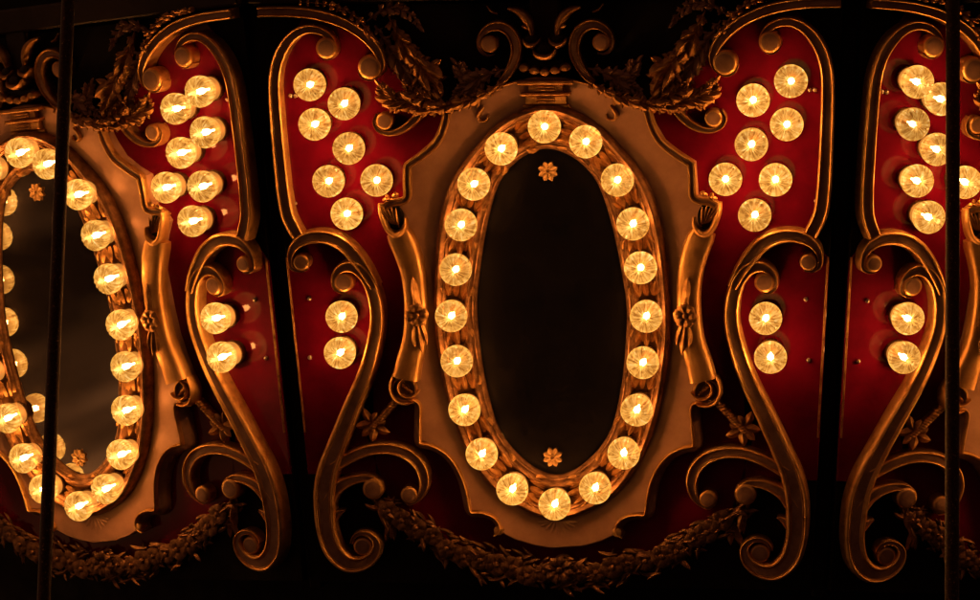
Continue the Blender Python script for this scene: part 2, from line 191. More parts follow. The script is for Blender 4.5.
    em = nt.nodes.new('ShaderNodeEmission'); L(nm.outputs[2], em.inputs['Color']); L(st2.outputs[0], em.inputs['Strength'])
    tr = node(nt, 'ShaderNodeBsdfTransparent'); tr.inputs['Color'].default_value = (1.0, 0.84, 0.52, 1)
    gl = node(nt, 'ShaderNodeBsdfGlossy', Roughness=0.08); gl.inputs['Color'].default_value = (0.06, 0.06, 0.06, 1)
    ad = nt.nodes.new('ShaderNodeAddShader'); L(em.outputs[0], ad.inputs[0]); L(gl.outputs[0], ad.inputs[1])
    ms = node(nt, 'ShaderNodeMixShader'); ms.inputs[0].default_value = 0.82
    L(tr.outputs[0], ms.inputs[1]); L(ad.outputs[0], ms.inputs[2]); L(ms.outputs[0], out.inputs['Surface'])
    return m
FIL = [filament_mat('filament_full', 235), filament_mat('filament_low', 70)]
GLASS = [glass_mat('amber_glass', 1.24), glass_mat('amber_glass_low', 0.72)]

# ------------------------------------------------------------------ mesh helpers (panel units)
class MB:
    def __init__(s): s.v = []; s.f = []; s.m = []
    def add(s, verts, faces, mi=0):
        o = len(s.v); s.v += [tuple(p) for p in verts]
        s.f += [tuple(i + o for i in f) for f in faces]
        s.m += (mi if isinstance(mi, list) else [mi] * len(faces))
    def build(s, name, mats, origin=(0, 0, 0), parent=None, angle=38, mirror=False):
        me = bpy.data.meshes.new(name)
        ox, oy, oz = origin
        sg = -1 if mirror else 1
        vs = [((sg * x - ox) * U, (y - oy) * U, (z - oz) * U) for x, y, z in s.v]
        fs = [tuple(reversed(f)) for f in s.f] if mirror else s.f
        me.from_pydata(vs, [], fs)
        mats = mats if isinstance(mats, (list, tuple)) else [mats]
        for m in mats: me.materials.append(m)
        me.polygons.foreach_set('material_index', s.m)
        bm = bmesh.new(); bm.from_mesh(me); bmesh.ops.recalc_face_normals(bm, faces=bm.faces); bm.to_mesh(me); bm.free()
        me.polygons.foreach_set('use_smooth', [True] * len(me.polygons))
        me.set_sharp_from_angle(angle=math.radians(angle))
        o = bpy.data.objects.new(name, me); col.objects.link(o)
        if parent: o.parent = parent
        return o

def spline(pts, step=2.2, closed=False):
    P = np.array(pts, float); n = len(P); out = []
    segs = n if closed else n - 1
    for i in range(segs):
        if closed: a, b, c, d = P[(i - 1) % n], P[i], P[(i + 1) % n], P[(i + 2) % n]
        else: a, b, c, d = P[max(i - 1, 0)], P[i], P[i + 1], P[min(i + 2, n - 1)]
        # centripetal Catmull-Rom keeps tight volutes from looping
        t0 = 0; t1 = t0 + max(np.linalg.norm((b - a)[:2]), 1e-3) ** .5
        t2 = t1 + max(np.linalg.norm((c - b)[:2]), 1e-3) ** .5; t3 = t2 + max(np.linalg.norm((d - c)[:2]), 1e-3) ** .5
        k = max(2, int(np.linalg.norm((c - b)[:2]) / step))
        for j in range(k):
            t = t1 + (t2 - t1) * j / k
            A1 = (t1 - t) / (t1 - t0) * a + (t - t0) / (t1 - t0) * b
            A2 = (t2 - t) / (t2 - t1) * b + (t - t1) / (t2 - t1) * c
            A3 = (t3 - t) / (t3 - t2) * c + (t - t2) / (t3 - t2) * d
            B1 = (t2 - t) / (t2 - t0) * A1 + (t - t0) / (t2 - t0) * A2
            B2 = (t3 - t) / (t3 - t1) * A2 + (t - t1) / (t3 - t1) * A3
            out.append((t2 - t) / (t2 - t1) * B1 + (t - t1) / (t2 - t1) * B2)
    if not closed: out.append(P[-1])
    return np.array(out)

# cross-sections: (across -1..1, height 0..1, material: 0 gilt, 1 painted hollow)
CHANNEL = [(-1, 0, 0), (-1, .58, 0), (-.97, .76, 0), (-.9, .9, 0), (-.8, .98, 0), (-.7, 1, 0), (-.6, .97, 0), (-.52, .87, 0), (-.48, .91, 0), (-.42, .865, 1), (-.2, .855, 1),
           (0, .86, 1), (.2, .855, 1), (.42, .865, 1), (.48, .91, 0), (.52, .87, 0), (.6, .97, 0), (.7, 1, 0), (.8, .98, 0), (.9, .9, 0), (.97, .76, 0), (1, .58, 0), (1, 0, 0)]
DOUBLE = [(-1, 0, 0), (-1, .5, 0), (-.94, .78, 0), (-.82, .92, 0), (-.68, .94, 0), (-.54, .82, 0), (-.45, .74, 0), (-.38, .70, 1), (0, .72, 1), (.3, .72, 1), (.42, .77, 0), (.52, .88, 0), (.66, 1, 0), (.8, .99, 0), (.93, .8, 0), (1, .5, 0), (1, 0, 0)]
LOWEDGE = [(-1, 0, 0), (-1, .78, 0), (-.9, .95, 0), (-.72, 1, 0), (-.52, .96, 0), (-.38, .84, 0), (-.28, .74, 1), (0, .62, 1), (.35, .56, 1), (.65, .46, 1), (.88, .28, 1), (.98, .1, 1), (1, 0, 1)]
FLAT = [(-1, 0, 0), (-1, .35, 0), (-.97, .58, 0), (-.9, .76, 0), (-.78, .88, 0), (-.6, .95, 0), (-.3, .99, 0), (0, 1, 0), (.3, .99, 0), (.6, .95, 0), (.78, .88, 0), (.9, .76, 0), (.97, .58, 0), (1, .35, 0), (1, 0, 0)]
ROUND = [(-1, 0, 0), (-.97, .3, 0), (-.87, .56, 0), (-.7, .76, 0), (-.5, .89, 0), (-.25, .97, 0), (0, 1, 0), (.25, .97, 0), (.5, .89, 0), (.7, .76, 0), (.87, .56, 0), (.97, .3, 0), (1, 0, 0)]
def sweep(mb, pts, prof, height, z0=0.0, wref=14.0, power=0.45, step=2.2, closed=False, cap=True, wscale=1.0):
    S = spline(pts, step, closed); n = len(S)
    if closed: T = np.roll(S[:, :2], -1, 0) - np.roll(S[:, :2], 1, 0)
    else: T = np.gradient(S[:, :2], axis=0)
    T /= np.maximum(np.linalg.norm(T, axis=1), 1e-6)[:, None]
    N = np.stack([T[:, 1], -T[:, 0]], 1)
    V = []; m = len(prof)
    for i in range(n):
        w = S[i, 2] * wscale; h = height * min(1.25, (max(w, .3) / wref)) ** power if power else height
        for s, z, _ in prof:
            V.append((S[i, 0] + N[i, 0] * s * w / 2, S[i, 1] + N[i, 1] * s * w / 2, z0 + z * h))
    F = []; M = []
    for i in range(n if closed else n - 1):
        a, b = i * m, ((i + 1) % n) * m
        for j in range(m - 1):
            F.append((a + j, a + j + 1, b + j + 1, b + j)); M.append(prof[j][2] if prof[j][2] == prof[j + 1][2] else 0)
    if cap and not closed:
        F.append(tuple(range(m))); M.append(0); F.append(tuple(reversed(range((n - 1) * m, n * m)))); M.append(0)
    mb.add(V, F, M)

def lathe(mb, c, prof, seg=28, mi=0, mis=None, axis=None, squash=(1, 1)):
    # prof: (radius, z); closed at the last point when its radius is 0
    V = []; F = []; M = []
    for r, z in prof:
        for k in range(seg):
            a = 2 * math.pi * k / seg; V.append((c[0] + r * squash[0] * math.cos(a), c[1] + r * squash[1] * math.sin(a), c[2] + z))
    for i in range(len(prof) - 1):
        for k in range(seg):
            a, b = i * seg + k, i * seg + (k + 1) % seg
            F.append((a, b, b + seg, a + seg)); M.append(mis[i] if mis else mi)
    F.append(tuple((len(prof) - 1) * seg + k for k in range(seg))); M.append(mis[-1] if mis else mi)
    if axis is not None:
        q = Vector((0, 0, 1)).rotation_difference(Vector(axis).normalized()); cc = Vector(c)
        V = [tuple(cc + q @ (Vector(p) - cc)) for p in V]
    mb.add(V, F, M)

def boss(mb, c, h, z0=0.0):
    r = c[2] / 2 * 1.2
    lathe(mb, (c[0], c[1], z0), [(r * 1.0, 0), (r, h * .70), (r * .985, h * .82), (r * .93, h * .92), (r * .84, h * .975), (r * .72, h * 1.0), (r * .4, h * 1.015), (r * .1, h * 1.02)], 30,
          mis=[0, 0, 0, 0, 0, 1, 1, 1])

def leaf(mb, p, ang, L, w, z0, lift=0.0, bend=0.0, ridge=.5, mi=0, tip=0.0, n=7):
    # a carved leaf: solid, ridged along the middle, pointed; grows from p along ang, bends sideways, lifts off the ground
    V = []; F = []; x, y, a = p[0], p[1], ang; zz = z0
    for i in range(n):
        t = i / (n - 1)
        ww = w * (math.sin(math.pi * min(1, t * .82 + .14)) ** .8) * (1 if t < .98 else .1) * .5
        z = z0 + lift * math.sin(t * math.pi * .6) + tip * t * t
        nx, ny = -math.sin(a), math.cos(a); th = max(ww * ridge * 2, .3)
        V += [(x + nx * ww, y + ny * ww, z - th * .2), (x + nx * ww * .42, y + ny * ww * .42, z + th * .35), (x, y, z + th * .75), (x - nx * ww * .42, y - ny * ww * .42, z + th * .35),
              (x - nx * ww, y - ny * ww, z - th * .2), (x, y, z - th * .9)]
        d = L / (n - 1); x += math.cos(a) * d; y += math.sin(a) * d; a += bend / (n - 1)
    for i in range(n - 1):
        for j in range(6):
            a0, b0 = i * 6 + j, i * 6 + (j + 1) % 6
            F.append((a0, b0, b0 + 6, a0 + 6))
    F.append(tuple(range(6))); F.append(tuple(range((n - 1) * 6, n * 6)))
    mb.add(V, F, mi)

def acanthus(mb, pts, z0, height, rnd, lobes=None, spread=.85, lmul=1.0):
    # a long serrated leaf: swept spine with curling lobes down both sides, longest in the middle
    sweep(mb, [(p[0], p[1], p[2] * .34) for p in pts], ROUND, height * .8, z0, wref=5, power=.3, step=2)
    S = spline(pts, 6.0); n = len(S)
    for i in range(1, n):
        d = S[min(i + 1, n - 1), :2] - S[i - 1, :2]; a = math.atan2(d[1], d[0]); w = S[i, 2]
        for sd in (-1, 1):
            L = w * rnd.uniform(.7, 1.1) * lmul; al = a + sd * spread * rnd.uniform(.7, 1.2); zz = z0 + height * rnd.uniform(.4, .8); W = max(3.2, w * .5) * rnd.uniform(.85, 1.2); bd = -sd * rnd.uniform(.4, 1.3)
            leaf(mb, S[i, :2], al, L, W, zz, lift=height * rnd.uniform(.2, .6), bend=bd, ridge=.55, tip=rnd.uniform(-.4, .5) * height)
            q = S[i, :2] + np.array([math.cos(al), math.sin(al)]) * L * .3          # ragged side tips on every lobe
            for sg in (-1, 1):
                leaf(mb, q, al + sg * rnd.uniform(.5, .9), L * rnd.uniform(.45, .65), W * .55, zz + rnd.uniform(-.5, 1.5), lift=height * .25, bend=-sg * rnd.uniform(0, .6), ridge=.55, tip=rnd.uniform(-.2, .4) * height, n=5)
    d = S[-1, :2] - S[-2, :2]
    leaf(mb, S[-1, :2], math.atan2(d[1], d[0]), pts[-1][2] * 1.6 + 4, 4, z0 + height * .7, lift=2, bend=.3)

def blossom(mb, c, r, z0, petals=5, rnd=random, twist=None, cup=.35, ridge=.22):
    t = rnd.uniform(0, 6.28) if twist is None else twist
    for k in range(petals):
        a = t + 2 * math.pi * k / petals
        leaf(mb, (c[0] + math.cos(a) * r * .12, c[1] + math.sin(a) * r * .12), a, r * .9, r * (1.25 if petals < 7 else .8), z0 + r * .05, lift=r * cup, ridge=ridge, tip=-r * .1, n=6)
    lathe(mb, (c[0], c[1], z0 + r * .12), [(r * .27, 0), (r * .26, r * .16), (r * .19, r * .27), (r * .08, r * .31)], 12)

def prism(mb, outline, z0, z1, bev=1.5, mi=0):
    n = len(outline); O = np.array(outline, float)
    area = sum(O[i, 0] * O[(i + 1) % n, 1] - O[(i + 1) % n, 0] * O[i, 1] for i in range(n))
    T = np.roll(O, -1, 0) - np.roll(O, 1, 0); T /= np.maximum(np.linalg.norm(T, axis=1), 1e-6)[:, None]
    N = np.stack([-T[:, 1], T[:, 0]], 1) * (1 if area > 0 else -1)
    I = O + N * bev
    V = [(x, y, z0) for x, y in O] + [(x, y, z1 - bev) for x, y in O] + [(x, y, z1) for x, y in I]
    F = []
    for i in range(n):
        j = (i + 1) % n
        F += [(i, j, n + j, n + i), (n + i, n + j, 2 * n + j, 2 * n + i)]
    for tri in tessellate_polygon([[Vector((x, y, 0)) for x, y in I]]): F.append(tuple(2 * n + i for i in tri))
    mb.add(V, F, mi)
def box(mb, x0, x1, y0, y1, z0, z1, bev=.8, mi=0):
    prism(mb, [(x0, y0), (x1, y0), (x1, y1), (x0, y1)], z0, z1, bev, mi)

# ------------------------------------------------------------------ things on panels
def panel_matrix(k):
    a = (k - 1) * STEP
    loc = Matrix.Rotation(CAM['tilt'], 4, 'X') @ Matrix(((1, 0, 0, 0), (0, 0, -1, 0), (0, 1, 0, 0), (0, 0, 0, 1)))
    return Matrix.Translation((0, 0, LIFT)) @ Matrix.Rotation(a, 4, 'Z') @ Matrix.Translation((0, -CAM['R'] * U, 0)) @ loc
PM = [panel_matrix(k) for k in range(3)]
PN = ['left-hand panel', 'middle panel', 'right-hand panel']
def place(o, k, u, v, z=0.0): o.matrix_world = PM[k] @ Matrix.Translation((u * U, v * U, z * U))
def tag(o, label, cat, group=None, kind=None):
    o['label'] = label; o['category'] = cat
    if group: o['group'] = group
    if kind: o['kind'] = kind
    return o
def empty(name):
    e = bpy.data.objects.new(name, None); e.empty_display_size = .05; col.objects.link(e); return e
def copy_tree(o, parent=None):
    c = o.copy(); col.objects.link(c)
    if parent: c.parent = parent
    for ch in list(o.children): copy_tree(ch, c)
    return c
protos = {}
def put(key, make, k, u, v, label, cat, group, z=0.0):
    # the first call builds the thing, later ones copy it with its parts
    if key not in protos: protos[key] = make(); o = protos[key]
    else: o = copy_tree(protos[key])
    place(o, k, u, v, z); return tag(o, label, cat, group)

def wide(v, gap=10.0): return (CAM['R'] + v * math.sin(CAM['tilt'])) * math.tan(STEP / 2) - gap
TOP, BOT = 306.0, -286.0
mir = lambda pts: [(-p[0],) + tuple(p[1:]) for p in pts]

# --- the red board with its dark upper field, foot rail, edge beads and screws
def make_board():
    t = empty('red_lacquered_board'); mb = MB()
    prism(mb, [(-wide(BOT), BOT), (wide(BOT), BOT), (wide(TOP), TOP), (-wide(TOP), TOP)], -11, -2, .8); mb.build('back_board', BLACK, parent=t)
    half = [p[:2] for p in reversed(GARLAND)][:-1] + [p[:2] for p in reversed(STEM[12:15])] + [(STEM[12][0], -172), (-wide(-172), -172), (-wide(48), 48)] + [p[:2] for p in TALL_SCROLL[:9]] + [p[:2] for p in HOOK_SCROLL[2:7]] + [(-150, 262), (-152, 292)]
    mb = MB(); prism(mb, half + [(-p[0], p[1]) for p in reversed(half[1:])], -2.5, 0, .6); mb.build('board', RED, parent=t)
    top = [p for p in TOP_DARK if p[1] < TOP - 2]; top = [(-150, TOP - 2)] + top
    mb = MB(); prism(mb, top + [(-x, y) for x, y in reversed(top)], -2.3, 3, 1.0); mb.build('upper_field', BLACK, parent=t)  # near-black sheet over the middle of the panel top
    for s in (-1, 1):
        mb = MB(); sweep(mb, [(s * (wide(v) - 1.6), v, 2.2) for v in (-128, -60, 0, 52)], ROUND, 2.0, 0.2, power=0); mb.build('edge_bead', OLDGILT, parent=t)
    for s in (-1, 1):
        for u, v in SCREWS + [[SCREWS[0][0] + 5, SCREWS[0][1]]]:
            mb = MB(); lathe(mb, (s * u, v, 0.3), [(2.3, 0), (2.2, 1.2), (1.6, 2.2), (.8, 2.6), (.1, 2.7)], 14); mb.build('screw', STEEL, parent=t)
    return t
def make_cornice():
    t = empty('cornice'); mb = MB()
    a, b = TOP + 1, TOP + 26
    prism(mb, [(-wide(a, 4), a), (wide(a, 4), a), (wide(b, 4), b), (-wide(b, 4), b)], -12, 16, 2); mb.build('cornice_board', DARKWOOD_SHADE, parent=t)
    mb = MB()
    for q in (-1, 1): sweep(mb, [(q * 150, a - 2, 3), (q * 230, a - 1, 4), (q * wide(a, 6), a - 1, 4)], ROUND, 5, 0.5, power=0, step=20)
    mb.build('moulding_bead', DARKWOOD_SHADE, parent=t)
    return t

# --- cartouche: the tan shield with gilt edge mouldings, keystone and little loops
def make_cartouche():
    t = empty('cartouche')
    full = [tuple(p) for p in PLATE] + [(-p[0], p[1]) for p in reversed(PLATE[1:-1])]
    dense = spline([(p[0], p[1], 0) for p in full], 5, True)[:, :2]
    mb = MB(); prism(mb, [tuple(p) for p in full], 0.2, 13.5, 1.2); mb.build('shield', SHIELD, parent=t)
    for s in (-1, 1):
        mb = MB(); sweep(mb, EDGE_TOP, DOUBLE, 8, 12.5, power=0, step=1.6); mb.build('upper_edge', [GILT, BRONZE], parent=t, mirror=s > 0)
        mb = MB(); sweep(mb, EDGE_SKIRT, LOWEDGE, 19, .4, power=0, step=1.6)
        e = EDGE_LOW[-2]; lathe(mb, (e[0] - 1, e[1], 6), [(5.2, 0), (5.2, 9), (4.6, 11.5), (3, 12.4), (.3, 12.6)], 18)
        mb.build('lower_edge', [GILT, BRONZE], parent=t, mirror=s > 0)
        mb = MB(); sweep(mb, LOOP, ROUND, 5, 13.2, wref=4); mb.build('loop', OLDGILT, parent=t, mirror=s > 0)
        mb = MB(); sweep(mb, [(-24, 228.5, 2.6), (-46, 222.5, 2.6), (-66, 213, 2.6), (-86, 202.5, 2.6)], ROUND, 3, 13.2, power=0); mb.build('top_edge', OLDGILT, parent=t, mirror=s > 0)
    mb = MB()
    for i, (w, y0, y1, z) in enumerate(((23, 201, 205, 17), (20, 205, 214, 20), (24, 214, 217, 23), (17, 217, 225, 20), (27, 225, 229, 25))):
        box(mb, -w, w, y0 + .1, y1, 12 + i * .05, z, 1.2)
    for y in (207, 210, 219, 222): box(mb, -9, 9, y, y + 1.6, 19, 22, .5)
    mb.build('keystone', OLDGILT, parent=t)
    mb = MB(); rnd = random.Random(5)
    for k in range(9):
        a = math.pi * 1.5 + (k - 4) * .34
        leaf(mb, ((k - 4) * 2.2, -214), a + math.pi * 0, 15 - abs(k - 4) * .8, 4.5, 13.4, lift=.8, bend=(k - 4) * .1, ridge=.2)
    mb.build('foot_leaves', SHIELD, parent=t)
    return t

# --- side column: rolled half-round with a hollow upper end, curled foot and a flower
def make_column(s):
    t = empty('side_column'); m = s > 0; c = COLUMN[5]
    og = (-c[0] if m else c[0], c[1], 0); B = lambda mb, n, mt: mb.build(n, mt, origin=og, parent=t, mirror=m)
    mb = MB(); sweep(mb, COLUMN, FLAT, 16, 12.2, wref=24, power=.4, step=3, wscale=1.06); B(mb, 'shaft', COLGILT)
    x, y = COL_TOP
    mb = MB(); lathe(mb, (x, y, 20), [(10, -6), (9.4, 2), (.2, 2.1)], 26, axis=(-.1, .3, .9), squash=(.85, 1.25)); B(mb, 'hollow_shade', BLACK)  # solid black disc standing in for the shade inside the open end
    mb = MB(); sweep(mb, COL_LIP, ROUND, 13, 18, wref=7.5, power=.5, step=1.4); B(mb, 'rolled_lip', COLGILT)
    mb = MB(); rnd = random.Random(3)
    for k in range(5): leaf(mb, (x + 5 - k * 1.5, y - 10 + k * .8), 1.95 + .1 * (k - 2), 22 + rnd.uniform(-3, 3), 3.2, 23.5, lift=4, bend=.12 * (k - 2))
    for k in range(6): leaf(mb, (COL_LIP[0][0] + 2 + k * 3.2, COL_LIP[0][1] + 3 + k * .9), rnd.uniform(.2, 2.4), 5.5, 4, 21, lift=2, ridge=.6)
    B(mb, 'plume', OLDGILT)
    mb = MB(); lathe(mb, (FOOT_DISC[0], FOOT_DISC[1], 5), [(13.6, 0), (13.6, 11), (12.6, 13), (11, 13.2), (9, 9.5), (4, 8), (.2, 8)], 30, mis=[0, 0, 0, 1, 1, 1, 1])
    sweep(mb, FOOT_RIM, ROUND, 17, 7, wref=6, power=.2, step=1.4); sweep(mb, FOOT_CURL, ROUND, 16, 7, wref=5, power=.2, step=1.4); B(mb, 'foot_curl', [COLGILT, BRONZE])
    mb = MB()
    for k in range(5): lathe(mb, (FOOT_DISC[0] - 1 + k * 2.0, FOOT_DISC[1] + 4 - k * 1.8, 14), [(2.3, 0), (2.1, 2), (1.3, 3.4), (.2, 3.8)], 10)
    B(mb, 'berry_string', OLDGILT)
    f = COL_FLOWER; fl = MB(); blossom(fl, f, 12, 27.5, 6, twist=.2, cup=.3); fo = B(fl, 'flower', OLDGILT)
    for sg, base in ((1, 9), (-1, -9)):
        lf = MB()
        for da, L, w in ((0, 30, 8), (.3, 22, 6), (-.3, 24, 6)):
            leaf(lf, (f[0] + da * 9, f[1] + base), sg * math.pi / 2 + da * .9 + (.1 if sg > 0 else .14), L, w, 27.5, lift=1.5, bend=-da * .9, ridge=.4)
        B(lf, 'leaf_sprig', OLDGILT)
    return t

# --- gilded oval mirror
NR = 200
def oval(pts, n=NR):
    S = spline([(p[0], p[1], 0) for p in pts], 1.0, True)[:, :2]
    S2 = S * [-1, 1]; c = np.array([0, np.mean(S[:, 1])])
    th = np.linspace(0, 2 * math.pi, n, endpoint=False); out = []
    for a in th:                                   # radius by direction, averaged over both halves
        r = []
        for Q in (S, S2):
            d = Q - c; b = np.arctan2(d[:, 1] / 2, d[:, 0]); o = np.argsort(b)
            r.append(np.interp(math.atan2(math.sin(a), math.cos(a)), b[o], np.linalg.norm(d, axis=1)[o], period=2 * math.pi))
        rr = np.mean(r); dx, dy = math.cos(a), 2 * math.sin(a); q = math.hypot(dx, dy); out.append((c[0] + rr * dx / q, c[1] + rr * dy / q))
    return np.array(out)
RO, RI = oval(RING_OUT), oval(RING_IN)
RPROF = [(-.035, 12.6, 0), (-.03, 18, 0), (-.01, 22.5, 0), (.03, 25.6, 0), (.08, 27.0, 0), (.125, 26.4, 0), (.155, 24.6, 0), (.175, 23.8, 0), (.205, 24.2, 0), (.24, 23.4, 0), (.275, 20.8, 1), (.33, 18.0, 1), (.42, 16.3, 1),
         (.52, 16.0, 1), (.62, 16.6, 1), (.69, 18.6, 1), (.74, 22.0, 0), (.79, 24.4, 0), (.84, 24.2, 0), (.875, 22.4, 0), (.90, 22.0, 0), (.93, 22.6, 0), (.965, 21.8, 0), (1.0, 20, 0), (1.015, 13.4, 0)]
def make_mirror():
    t = empty('oval_mirror')
    mb = MB(); V = []; F = []; MI = []; m = len(RPROF)
    for i in range(NR):
        for q, z, _ in RPROF: p = RO[i] + (RI[i] - RO[i]) * q; V.append((p[0], p[1], z))
    for i in range(NR):
        a, b = i * m, ((i + 1) % NR) * m
        for j in range(m - 1): F.append((a + j, b + j, b + j + 1, a + j + 1)); MI.append(RPROF[j][2])
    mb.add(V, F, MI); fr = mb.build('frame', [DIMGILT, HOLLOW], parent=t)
    mb = MB(); rnd = random.Random(8)                       # carved leaves in the hollow, between the lamp holes
    rb = [BULBS['1']['r%d' % i] for i in range(20)]
    for i in range(20):
        p, q = np.array(rb[i]), np.array(rb[(i + 1) % 20]); d = q - p; a = math.atan2(d[1], d[0]); nrm = np.array([-math.sin(a), math.cos(a)]); mid = (p + q) / 2
        flip = 1 if i % 2 else -1
        for sd, zz, row in ((flip, 20.5, ((.5, 17, 6.8, 6.5), (-.5, 17, 6.8, -6.5), (0, 19, 6.4, 0), (1.0, 14, 5.5, 9.5), (-1.0, 14, 5.5, -9.5))), (-flip, 17.5, ((.35, 17, 6, 4), (-.35, 17, 6, -4)))):
            base = mid - d * .16 * sd
            for da, L, w, o2 in row:
                leaf(mb, base + nrm * o2 * sd, a + (0 if sd > 0 else math.pi) + da, L * rnd.uniform(.85, 1.15), w * rnd.uniform(.85, 1.1), zz, lift=3, bend=-da * 1.2, ridge=.55, n=6)
    mb.build('carved_leaves', OLDGILT, parent=fr)
    mb = MB(); c = RI.mean(0); mb.add([(c[0] + (x - c[0]) * 1.02, c[1] + (y - c[1]) * 1.01, 17.6) for x, y in RI], [tuple(range(NR))]); mb.build('glass', MIRROR, parent=t)
    for u, v in STUDS:
        mb = MB()
        for k in range(8):
            a = k * math.pi / 4 + .39; leaf(mb, (u + math.cos(a) * 2.4, v + math.sin(a) * 2.4), a, 7.6, 5.6, 19.2, lift=.6, ridge=.25, n=6)
        lathe(mb, (u, v, 18), [(3.6, 0), (3.6, 1.8), (2.6, 2.2), (1.9, 2.2), (1.7, .9), (.1, .9)], 14); mb.build('flower_stud', SHIELD_STUD, parent=t)
    return t
SHIELD_STUD = painted('stud_gilt', [(0.3, (0.55, 0.30, 0.10)), (0.7, (0.75, 0.45, 0.17))], 40, 0.35, 0.4, 0.55)

# --- scroll mouldings
H = 17
def scroll(name, s, pieces, origin):
    # pieces: (part name, path or None, boss list, height, z0)
    t = empty(name); m = s > 0; og = (-origin[0] if m else origin[0], origin[1], 0)
    for part, path, bosses, h, z0 in pieces:
        mb = MB()
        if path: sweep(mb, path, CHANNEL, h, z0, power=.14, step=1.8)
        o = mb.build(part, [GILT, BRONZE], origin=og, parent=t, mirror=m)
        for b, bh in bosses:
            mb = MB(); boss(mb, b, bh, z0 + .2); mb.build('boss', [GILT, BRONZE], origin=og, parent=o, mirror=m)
    return t
def mk_tall(s): return lambda: scroll('scroll_moulding', s, [('channel', TALL_SCROLL, [(TALL_BOSS, H - .5)], H, .2)], TALL_SCROLL[3])
def mk_hook(s): return lambda: scroll('scroll_moulding', s, [('channel', HOOK_SCROLL, [(HOOK_BOSS, H + .8)], H + 2, .3)], HOOK_SCROLL[4])
def mk_small(s): return lambda: scroll('scroll_moulding', s, [('channel', SMALL_SCROLL, [(SMALL_BOSS, H - 2)], H - 1, .25)], SMALL_SCROLL[3])
def mk_stem(s): return lambda: scroll('scroll_bracket', s, [('stem', STEM, [(STEM_BOSS, H - 1), (FOOT_BOSS, H - 4)], H, .2), ('upper_arm', UPPER_ARM, [(UPPER_BOSS, H - .5)], H + 1, .35),
                    ('lower_hook', LOWER_HOOK, [(LOWER_BOSS, H - 2)], H - 1, .3), ('little_hook', LITTLE_HOOK, [(LITTLE_BOSS, H - 2.5)], H - 2, .4), ('spur', SPUR, [], H - 1, .5)], STEM[10])

# --- leaf carvings
def carving(name, s, origin, parts):
    t = empty(name); m = s > 0; og = (-origin[0] if m else origin[0], origin[1], 0)
    for part, mb, mt in parts: mb.build(part, mt, origin=og, parent=t, mirror=m)
    return t
def mk_side_spray(s):
    def f():
        r = random.Random(21); a, b, c = MB(), MB(), MB()
        acanthus(a, SIDE_LEAF, 8, 9, r, spread=.8); acanthus(b, SIDE_LEAF_B, 12, 9, r, spread=.9); acanthus(c, SHOULDER_LEAF, 13, 8, r, spread=.6)
        d = MB(); acanthus(d, BACK_LEAF, 4, 8, r, spread=.9); acanthus(d, BACK_LEAF_B, 3, 8, r, spread=.9)
        return carving('acanthus_spray', s, SIDE_LEAF[0], [('back_leaf', d, BRONZE), ('long_leaf', a, OLDGILT), ('short_leaf', b, OLDGILT), ('shoulder_leaf', c, OLDGILT)])
    return f
def mk_hang_spray(s):
    def f():
        r = random.Random(33); a, b, c = MB(), MB(), MB()
        acanthus(a, HANG_LEAF_A, 3, 9, r, spread=.75); acanthus(b, HANG_LEAF_B, 6, 10, r, spread=.75); acanthus(c, TOP_TWIG, 10, 9, r, spread=.7)
        d = MB(); acanthus(d, HANG_LEAF_C, 3, 7, r, spread=.9); acanthus(d, HANG_LEAF_D, 3, 7, r, spread=.9)
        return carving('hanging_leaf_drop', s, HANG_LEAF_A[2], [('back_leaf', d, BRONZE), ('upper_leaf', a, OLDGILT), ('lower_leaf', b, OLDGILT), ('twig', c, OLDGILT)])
    return f
def mk_sprig(s):
    def f():
        a, b = MB(), MB(); r = random.Random(4); S = spline(SPRIG, 1.0)
        for i in range(0, len(S) - 8, 3):
            lathe(a, (S[i, 0], S[i, 1], 2), [(5.0, 0), (4.9, 5), (4.0, 8), (2.2, 10), (.2, 10.6)], 12, squash=(1, .62))
        e = SPRIG[-2]
        for da, L, w, o2 in ((0, 17, 9, 0), (.55, 17, 9, 2), (-.55, 17, 9, -2), (1.75, 17, 9, 2), (-1.7, 18, 9, -2), (2.4, 14, 8, 0), (-2.4, 14, 8, 0)):
            leaf(b, (e[0] + 3 + o2 * .7, e[1] + 4 - o2 * .7), -2.35 + da, L, w, 7, lift=3.5, bend=da * .3, ridge=.4)
        return carving('leaf_sprig', s, SPRIG[2], [('twisted_stem', a, OLDGILT), ('leaf', b, OLDGILT)])
    return f
